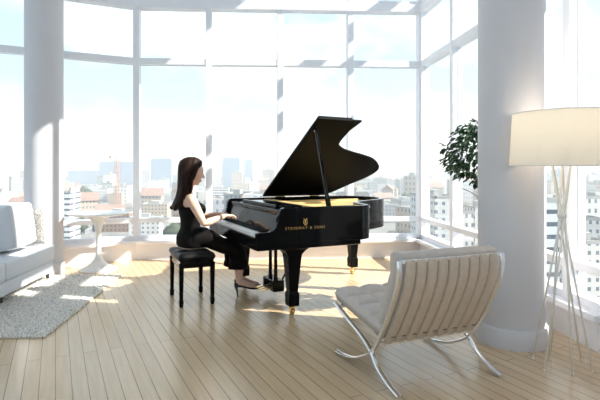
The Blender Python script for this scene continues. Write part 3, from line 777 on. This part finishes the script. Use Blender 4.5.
for k in range(26000):
    x, y = rnd.uniform(-rx, rx) * 1.012, rnd.uniform(-ry, ry) * 1.01; h = rnd.uniform(.012, .024); a = rnd.uniform(0, 2 * PI); w = rnd.uniform(.004, .007)
    lx, ly = rnd.uniform(-.016, .016), rnd.uniform(-.016, .016); dx, dy = math.cos(a) * w, math.sin(a) * w
    v = [bm.verts.new(p) for p in ((x - dx, y - dy, .006), (x + dx, y + dy, .006), (x + dx * .8 + lx * .6, y + dy * .8 + ly * .6, .006 + h * .7), (x + lx, y + ly, .006 + h), (x - dx * .8 + lx * .6, y - dy * .8 + ly * .6, .006 + h * .7))]
    bm.faces.new(v)
o = obj('pile', bm, rug_mat(), rug); o['kind'] = 'stuff'

# ================================================================== FICUS
fc_ = W(1.85, 4.31); ficus = empty('potted_ficus', fc_); tag(ficus, 'dark green bushy ficus tree half hidden behind the round white column', 'plant')
obj('pot', lathe(B(), [(.09, 0), (.10, .005), (.135, .26), (.138, .28), (.125, .28), (.12, .25)], 32), M_POT, ficus, smooth=True, angle=40)
obj('soil', lathe(B(), [(.118, .235), (.118, .25), (.02, .258)], 24), M_SOIL, ficus)
bm = B(); rnd = random.Random(5)
tube(bm, spline([(0, 0, .25), (.012, .0, .55), (-.008, .01, .85), (.0, .0, 1.2), (.01, 0, 1.5)], 5), [.016] * 10 + [.012] * 10 + [.006], 8)
tips = []
for k in range(34):
    z0 = rnd.uniform(1.0, 1.45); a = rnd.uniform(0, 2 * PI); el = rnd.uniform(-.35, 1.0); r = rnd.uniform(.14, .28)
    e = Vector((r * math.cos(a) * math.cos(el), r * math.sin(a) * math.cos(el), z0 + .14 * math.sin(el)))
    tube(bm, [(0, 0, z0 - .05), e * .5 + Vector((0, 0, z0 * .5 - .01)), e], [.005, .0035, .002], 5); tips.append(e)
obj('trunk', bm, M_BARK, ficus, smooth=True)
bm = B()
for k in range(1500):
    th, cz = rnd.uniform(0, 2 * PI), rnd.uniform(-1, 1); rr = rnd.uniform(.35, 1) ** .5
    c = Vector((.345 * rr * math.cos(th) * math.sqrt(1 - cz * cz), .34 * rr * math.sin(th) * math.sqrt(1 - cz * cz), 1.42 + .31 * rr * cz))
    nz = noise.noise(c * 5.5)
    if nz < -.28: continue
    d = Vector((c.x, c.y, -.12 + rnd.uniform(-.35, .25))).normalized(); d = (d + Vector((rnd.uniform(-.6, .6), rnd.uniform(-.6, .6), rnd.uniform(-.4, .3)))).normalized()
    s, t = frame_of(d); ln = rnd.uniform(.045, .075); w = ln * .30; t = (t + s * rnd.uniform(-.5, .5)).normalized(); s = d.cross(t).normalized()
    v = [bm.verts.new(p) for p in (c, c + d * ln * .35 + s * w + t * .006, c + d * ln * .75 + s * w * .7 + t * .004, c + d * ln - t * .006, c + d * ln * .75 - s * w * .7 + t * .004, c + d * ln * .35 - s * w + t * .006, c + d * ln * .5 - t * .004)]
    for a, b in ((0, 1), (1, 2), (2, 3), (3, 4), (4, 5), (5, 0)): bm.faces.new((v[a], v[b], v[6]))
obj('foliage', bm, M_LEAF, ficus)

# ================================================================== THE CITY OUTSIDE
GZ = -46.0
M_GROUND = mat('city_ground', (.22, .215, .21), .9, noise_scale=.02, noise_amt=.25)
M_HILL = mat('wooded_hill', (.10, .13, .12), .95, noise_scale=.006, noise_amt=.3)
M_TREE = mat('park_tree', (.045, .065, .035), .9, noise_scale=.3, noise_amt=.4)
M_ROOF = mat('flat_roof', (.36, .355, .35), .85, noise_scale=.2, noise_amt=.1)
M_TILE = mat('terracotta_roof', (.30, .19, .16), .85, noise_scale=.3, noise_amt=.15)
M_CRANE = mat('crane_paint', (.60, .33, .25), .5, noise_scale=.5, noise_amt=.1)
bm = prism(B(), [(-9000, 40), (9000, 40), (9000, 9000), (-9000, 9000)], GZ - 1, GZ); obj('ground', bm, M_GROUND, kind='structure')
FAC = {
 'white': facade_mat('white_facade', (.62, .60, .59), (.14, .16, .20)),
 'grey': facade_mat('grey_facade', (.28, .29, .32), (.08, .10, .13)),
 'beige': facade_mat('beige_facade', (.46, .38, .32), (.13, .12, .13)),
 'brown': facade_mat('brown_facade', (.26, .17, .13), (.07, .07, .08)),
 'blue': facade_mat('blue_glass_facade', (.26, .33, .42), (.14, .20, .30), 4, 3.6, .5),
 'band': facade_mat('banded_facade', (.62, .62, .64), (.08, .10, .13), 400, 3.4, 1.1),
}
def tower(name, px0, px1, ytop, dist, fac, label, cat='building', depth=18.0, group=None, step=None, roof=None, turn=0.0):
    xl, xr = (px0 - CX) / F * dist, (px1 - CX) / F * dist; w = xr - xl
    zt = H - (ytop - CY) * dist / F; c = W((xl + xr) / 2, dist + depth / 2, GZ); h = zt - GZ
    root = empty(name, c, turn)
    hb = h if roof != 'pitched' else h - 3
    o_ = obj('walls', box(B(), -w / 2, w / 2, -depth / 2, depth / 2, 0, hb), FAC[fac], root)
    bm = B()
    if roof == 'pitched':
        rings(bm, [[(-w / 2 - .5, y, hb), (w / 2 + .5, y, hb), (0, y, h + 2)] for y in (-depth / 2 - .5, depth / 2 + .5)]); obj('roof', bm, M_TILE, root)
    else:
        for a in ((-w / 2, w / 2, -depth / 2, -depth / 2 + .5), (-w / 2, w / 2, depth / 2 - .5, depth / 2), (-w / 2, -w / 2 + .5, -depth / 2, depth / 2), (w / 2 - .5, w / 2, -depth / 2, depth / 2)):
            box(bm, *a, h, h + 1.2)
        box(bm, -w * .2, w * .15, -depth * .2, depth * .25, h, h + 3.2)
        if step: box(bm, step[0] * w - w / 2, step[1] * w - w / 2, -depth / 2 + 1, depth / 2 - 1, h, h + step[2])
        obj('roof', bm, M_ROOF, root)
    return tag(root, label, cat, group)
# landmarks that can be picked out
tower('office_tower', 68, 99, 171, 1500, 'blue', 'wide pale blue office slab on the hazy skyline above the side table')
tower('office_tower', 99, 134, 162, 1350, 'blue', 'tall pale blue office block on the skyline behind the pinkish crane', depth=30)
tower('office_tower', 150.5, 171, 159, 1200, 'blue', 'pale blue office tower standing beyond the window behind the woman\'s hair', depth=26)
tower('office_tower', 222, 239.5, 158, 1250, 'blue', 'taller pale blue tower of the pair seen above the piano keyboard', depth=26)
tower('office_tower', 244, 252.5, 160, 1450, 'blue', 'slimmer pale blue tower of the pair seen above the piano keyboard', depth=20)
tower('city_block', 209, 228, 189, 640, 'band', 'white banded block under the pair of blue towers', depth=30)
tower('city_block', 228, 262, 194, 560, 'band', 'wide white banded block just above the piano keyboard', depth=30)
tower('apartment_block', 63.5, 69, 193, 295, 'band', 'dark narrow banded block between column and side table', depth=18)
tower('apartment_block', 433, 458, 199, 190, 'white', 'white apartment block close outside the corner window', depth=30)
tower('apartment_block', 537, 558, 203, 130, 'band', 'white apartment block with dark horizontal window bands behind the floor lamp', depth=22)
tower('apartment_block', 60, 84, 218, 345, 'grey', 'grey block low below the round tabletop near the column', depth=20)
tower('apartment_block', 100, 128, 214, 360, 'brown', 'brown brick block low beside the table pedestal', depth=22)
tower('apartment_block', 141, 166, 205, 430, 'beige', 'beige flat-roofed block low behind the piano bench', depth=24)
tower('apartment_block', 372, 398, 205, 420, 'grey', 'grey block low beyond the window past the piano tail', depth=40)
tower('apartment_block', 400, 421, 201, 520, 'grey', 'grey block low in the last pane before the window corner', depth=40)
tower('apartment_block', 583, 612, 244, 170, 'white', 'white block low outside the window past the lamp rods', depth=20)
# the crane
cd = 520; cz = H - (156 - CY) * cd / F
cb = W((117 - CX) / F * cd, cd, GZ); crane = empty('tower_crane', cb, math.radians(70)); tag(crane, 'slender pinkish tower crane rising in front of the pale skyline', 'crane')
hh = cz - GZ; bm = B()
for sx in (-1, 1):
    for sy in (-1, 1): box(bm, sx * 1.7 - .2, sx * 1.7 + .2, sy * 1.7 - .2, sy * 1.7 + .2, 0, hh)
k = 0; z = 0
while z < hh - 4:
    for s in (-1, 1):
        q = 1 if k % 2 else -1
        tube(bm, [(-1.7 * q, s * 1.7, z), (1.7 * q, s * 1.7, z + 4)], .15, 4); tube(bm, [(s * 1.7, -1.7 * q, z), (s * 1.7, 1.7 * q, z + 4)], .15, 4)
    z += 4; k += 1
obj('mast', bm, M_CRANE, crane)
bm = B()
for y in (-.9, .9): tube(bm, [(-12, y, hh), (38, y, hh)], .28, 4)
tube(bm, [(-10, 0, hh + 2), (36, 0, hh + 1.6)], .28, 4)
for i in range(16): tube(bm, [(-10 + i * 3, -.9, hh), (-8.5 + i * 3, 0, hh + 2), (-7 + i * 3, .9, hh)], .18, 4)
tube(bm, [(0, 0, hh), (0, 0, hh + 6)], .3, 4); tube(bm, [(0, 0, hh + 6), (34, 0, hh + 1.6)], .12, 4); tube(bm, [(0, 0, hh + 6), (-10, 0, hh + 2)], .12, 4); box(bm, -12, -8, -1.2, 1.2, hh - 3, hh)
obj('jib', bm, M_CRANE, crane)
# the many ordinary blocks, each its own object, copies of a few built once
protos = {}
def proto(kind):
    if kind in protos: return None
    return kind
KINDS = [('white', 'flat', 'small white flat-roofed block among the many of the hazy city', 'white city blocks'),
         ('grey', 'flat', 'small grey flat-roofed block among the many of the hazy city', 'grey city blocks'),
         ('beige', 'flat', 'small beige flat-roofed block among the many of the hazy city', 'beige city blocks'),
         ('beige', 'pitched', 'small house with terracotta roof among the many of the hazy city', 'terracotta-roofed houses')]
P0s = {}
rnd = random.Random(21); placed = []
def try_place(dist, ang_x, kind, sc, hs, rot):
    X = ang_x * dist; r = 16 * sc
    for (a, b, c) in placed:
        if (a - X) ** 2 + (b - dist) ** 2 < (r + c) ** 2: return False
    placed.append((X, dist, r)); loc = W(X, dist, GZ)
    fac, rf, label, grp = KINDS[kind]
    if kind not in P0s:
        root = empty('city_house' if rf == 'pitched' else 'city_block', loc)
        hh = 9 if rf == 'pitched' else 15
        obj('walls', box(B(), -9, 9, -7, 7, 0, hh), FAC[fac], root)
        bm = B()
        if rf == 'pitched': rings(bm, [[(x, -8, hh), (x, 8, hh), (x, 0, hh + 5)] for x in (-9.6, 9.6)]); obj('roof', bm, M_TILE, root)
        else:
            for a in ((-9, 9, -7, -6.6), (-9, 9, 6.6, 7), (-9, -8.6, -7, 7), (8.6, 9, -7, 7)): box(bm, *a, hh, hh + .9)
            box(bm, -3, 2, -2, 3, hh, hh + 2.8); obj('roof', bm, M_ROOF, root)
        tag(root, label, 'building', grp); P0s[kind] = root; o_ = root
    else: o_ = copy_tree(P0s[kind])
    o_.location = loc; o_.rotation_euler = (0, 0, rot); o_.scale = (sc, sc, sc * hs); return True
for (px0, px1, d0, d1, Z) in [(60, 72, 320, 370, 0), (96, 130, 340, 400, 0)]: pass
for (X0, X1, dd, r) in [(60, 84, 355, 14), (100, 128, 371, 14), (141, 166, 442, 16), (372, 398, 440, 26), (400, 421, 540, 20), (209, 228, 655, 22), (228, 262, 575, 22), (433, 458, 205, 18), (537, 558, 141, 14), (583, 612, 180, 14), (117, 117, 520, 6), (66, 66, 304, 10), (68, 99, 1510, 55), (99, 134, 1365, 60), (150.5, 171, 1213, 35), (222, 239.5, 1263, 32), (244, 252.5, 1460, 24)]:
    placed.append((((X0 + X1) / 2 - CX) / F * dd, dd, r))
n = 0; tries = 0
while n < 215 and tries < 6000:
    tries += 1
    q = rnd.random(); dist = 300 + 1500 * q ** 1.3
    ax = rnd.uniform(-.62, .72)
    if ax > .30 and rnd.random() < .35: dist = rnd.uniform(190, 420)
    # keep the view past the piano greener and emptier
    if .17 < ax < .31 and dist < 800 and rnd.random() < .5: continue
    kind = rnd.choices((0, 1, 2, 3), (5, 3, 3, 4))[0]
    if try_place(dist, ax, kind, rnd.uniform(.75, 1.35) * (1 + .00035 * dist), rnd.uniform(.7, 1.5), rnd.choice((0, .3, -.2, PI / 2, 1.2))): n += 1
# distant mass of the city, too many to count
bm = B(); rnd = random.Random(4)
for k in range(1500):
    dist = rnd.uniform(1900, 5200); X = rnd.uniform(-.75, .85) * dist; w, d_, h = rnd.uniform(14, 50), rnd.uniform(14, 40), rnd.uniform(10, 34) if rnd.random() < .93 else rnd.uniform(36, 60)
    c = W(X, dist, GZ); box(bm, c.x - w, c.x + w, c.y - d_, c.y + d_, GZ, GZ + h)
tag(obj('distant_city', bm, FAC['white']), 'pale mass of far-off rooftops along the horizon beyond the windows', 'city', kind='stuff')
# park trees
bm0 = B(); bmesh.ops.create_icosphere(bm0, subdivisions=3, radius=1.0)
for v in bm0.verts: v.co *= 1 + .35 * noise.noise(v.co * 2.3) + .15 * noise.noise(v.co * 6); v.co.z += 1.6
tr0 = None; n = 0; tries = 0
while n < 46 and tries < 2000:
    tries += 1; dist = rnd.uniform(190, 900); ax = rnd.choice((rnd.uniform(.16, .31), rnd.uniform(.55, .70), rnd.uniform(-.5, .16)))
    X = ax * dist
    if any((a - X) ** 2 + (b - dist) ** 2 < (5 + c) ** 2 for a, b, c in placed): continue
    placed.append((X, dist, 4)); n += 1
    if tr0 is None:
        tr0 = empty('park_tree'); obj('tree_crown', bm0, M_TREE, tr0, smooth=True); obj('tree_trunk', tube(B(), [(0, 0, 0), (0, 0, 1.0)], .12, 6), M_BARK, tr0)
        tag(tr0, 'small dark round tree between the blocks of the hazy city', 'tree', 'park trees in the city'); t_o = tr0
    else: t_o = copy_tree(tr0)
    sc = rnd.uniform(3.5, 6.5); t_o.location = W(X, dist, GZ); t_o.scale = (sc, sc, sc); t_o.rotation_euler = (0, 0, rnd.uniform(0, 6))
# hills on the horizon
bm = B(); N = 90; rowsv = []
for i in range(N + 1):
    a = -.95 + 2.1 * i / N; r = []
    for d, hgt in ((5600, 0), (6100, .55), (6700, 1.0), (7400, .7), (8200, 0)):
        hgt *= 40 + 70 * max(0, noise.noise((a * 3.1, 1.7, 0)) + .25) + 130 * max(0, a - .35)
        c = W(a * d, d, GZ + hgt); r.append(bm.verts.new(c))
    rowsv.append(r)
for a, b in zip(rowsv, rowsv[1:]):
    for j in range(4): bm.faces.new((a[j], b[j], b[j + 1], a[j + 1]))
obj('hills', bm, M_HILL, smooth=True, kind='structure')
# haze over the city
hm = bpy.data.materials.new('city_haze'); hm.use_nodes = True; nt = hm.node_tree; nt.nodes.clear()
out = nt.nodes.new('ShaderNodeOutputMaterial'); vs = nt.nodes.new('ShaderNodeVolumeScatter'); vs.inputs['Density'].default_value = 0.00045; vs.inputs['Anisotropy'].default_value = 0.2
vs.inputs['Color'].default_value = (.93, .96, 1.0, 1); nt.links.new(vs.outputs[0], out.inputs['Volume'])
tag(obj('haze', box(B(), -8800, 8800, 60, 8900, GZ - .5, 150), hm), 'bright daylight haze lying over the city beyond the windows', 'haze', kind='stuff')

# ================================================================== LIGHT
sd = bpy.data.lights.new('sun', 'SUN'); sd.energy = 6.0; sd.angle = math.radians(0.55); sd.color = (1.0, .95, .86)
so = bpy.data.objects.new('sun', sd); col.objects.link(so)
so.rotation_euler = Vector((-1, .262, -.80)).to_track_quat('-Z', 'Y').to_euler(); so.location = (8, -2, 9)
wd = bpy.data.worlds.new('sky'); bpy.context.scene.world = wd; wd.use_nodes = True; nt = wd.node_tree
bg = nt.nodes['Background']; tc = nt.nodes.new('ShaderNodeTexCoord'); mp = nt.nodes.new('ShaderNodeMapping'); mp.inputs['Scale'].default_value = (1, 1, 2.2)
nz = nt.nodes.new('ShaderNodeTexNoise'); nz.inputs['Scale'].default_value = 3.4; nz.inputs['Detail'].default_value = 7; nz.inputs['Roughness'].default_value = .55
rp = nt.nodes.new('ShaderNodeValToRGB'); e = rp.color_ramp.elements
e[0].position = .46; e[0].color = (.50, .70, .86, 1); e[1].position = .66; e[1].color = (1.0, .975, .95, 1)
e2 = e.new(.55); e2.color = (.78, .91, .97, 1)
nt.links.new(tc.outputs['Generated'], mp.inputs['Vector']); nt.links.new(mp.outputs[0], nz.inputs['Vector']); nt.links.new(nz.outputs['Fac'], rp.inputs['Fac']); nt.links.new(rp.outputs['Color'], bg.inputs['Color'])
bg.inputs['Strength'].default_value = 0.69

# ================================================================== CAMERA
cd_ = bpy.data.cameras.new('camera'); cam = bpy.data.objects.new('camera', cd_); col.objects.link(cam)
cd_.sensor_width = 36.0; cd_.sensor_fit = 'HORIZONTAL'; cd_.lens = F / 600 * 36.0
cd_.shift_x = (300 - CX) / 600; cd_.shift_y = (CY - 200) / 600; cd_.clip_start = .05; cd_.clip_end = 20000
cam.location = (0, 0, H); cam.rotation_euler = (PI / 2, 0, -math.atan2(KY, KX))
sc = bpy.context.scene; sc.camera = cam
sc.view_settings.view_transform = 'Standard'; sc.view_settings.look = 'None'; sc.view_settings.gamma = 1.0; sc.view_settings.exposure = 0.98
sc.view_settings.use_curve_mapping = False
cy = sc.cycles
cy.use_denoising = True
try: cy.denoiser = 'OPENIMAGEDENOISE'
except Exception: pass
cy.max_bounces = 10; cy.diffuse_bounces = 5; cy.glossy_bounces = 4; cy.transparent_max_bounces = 24; cy.transmission_bounces = 6; cy.volume_bounces = 1
cy.caustics_reflective = False; cy.caustics_refractive = False; cy.sample_clamp_indirect = 6.0
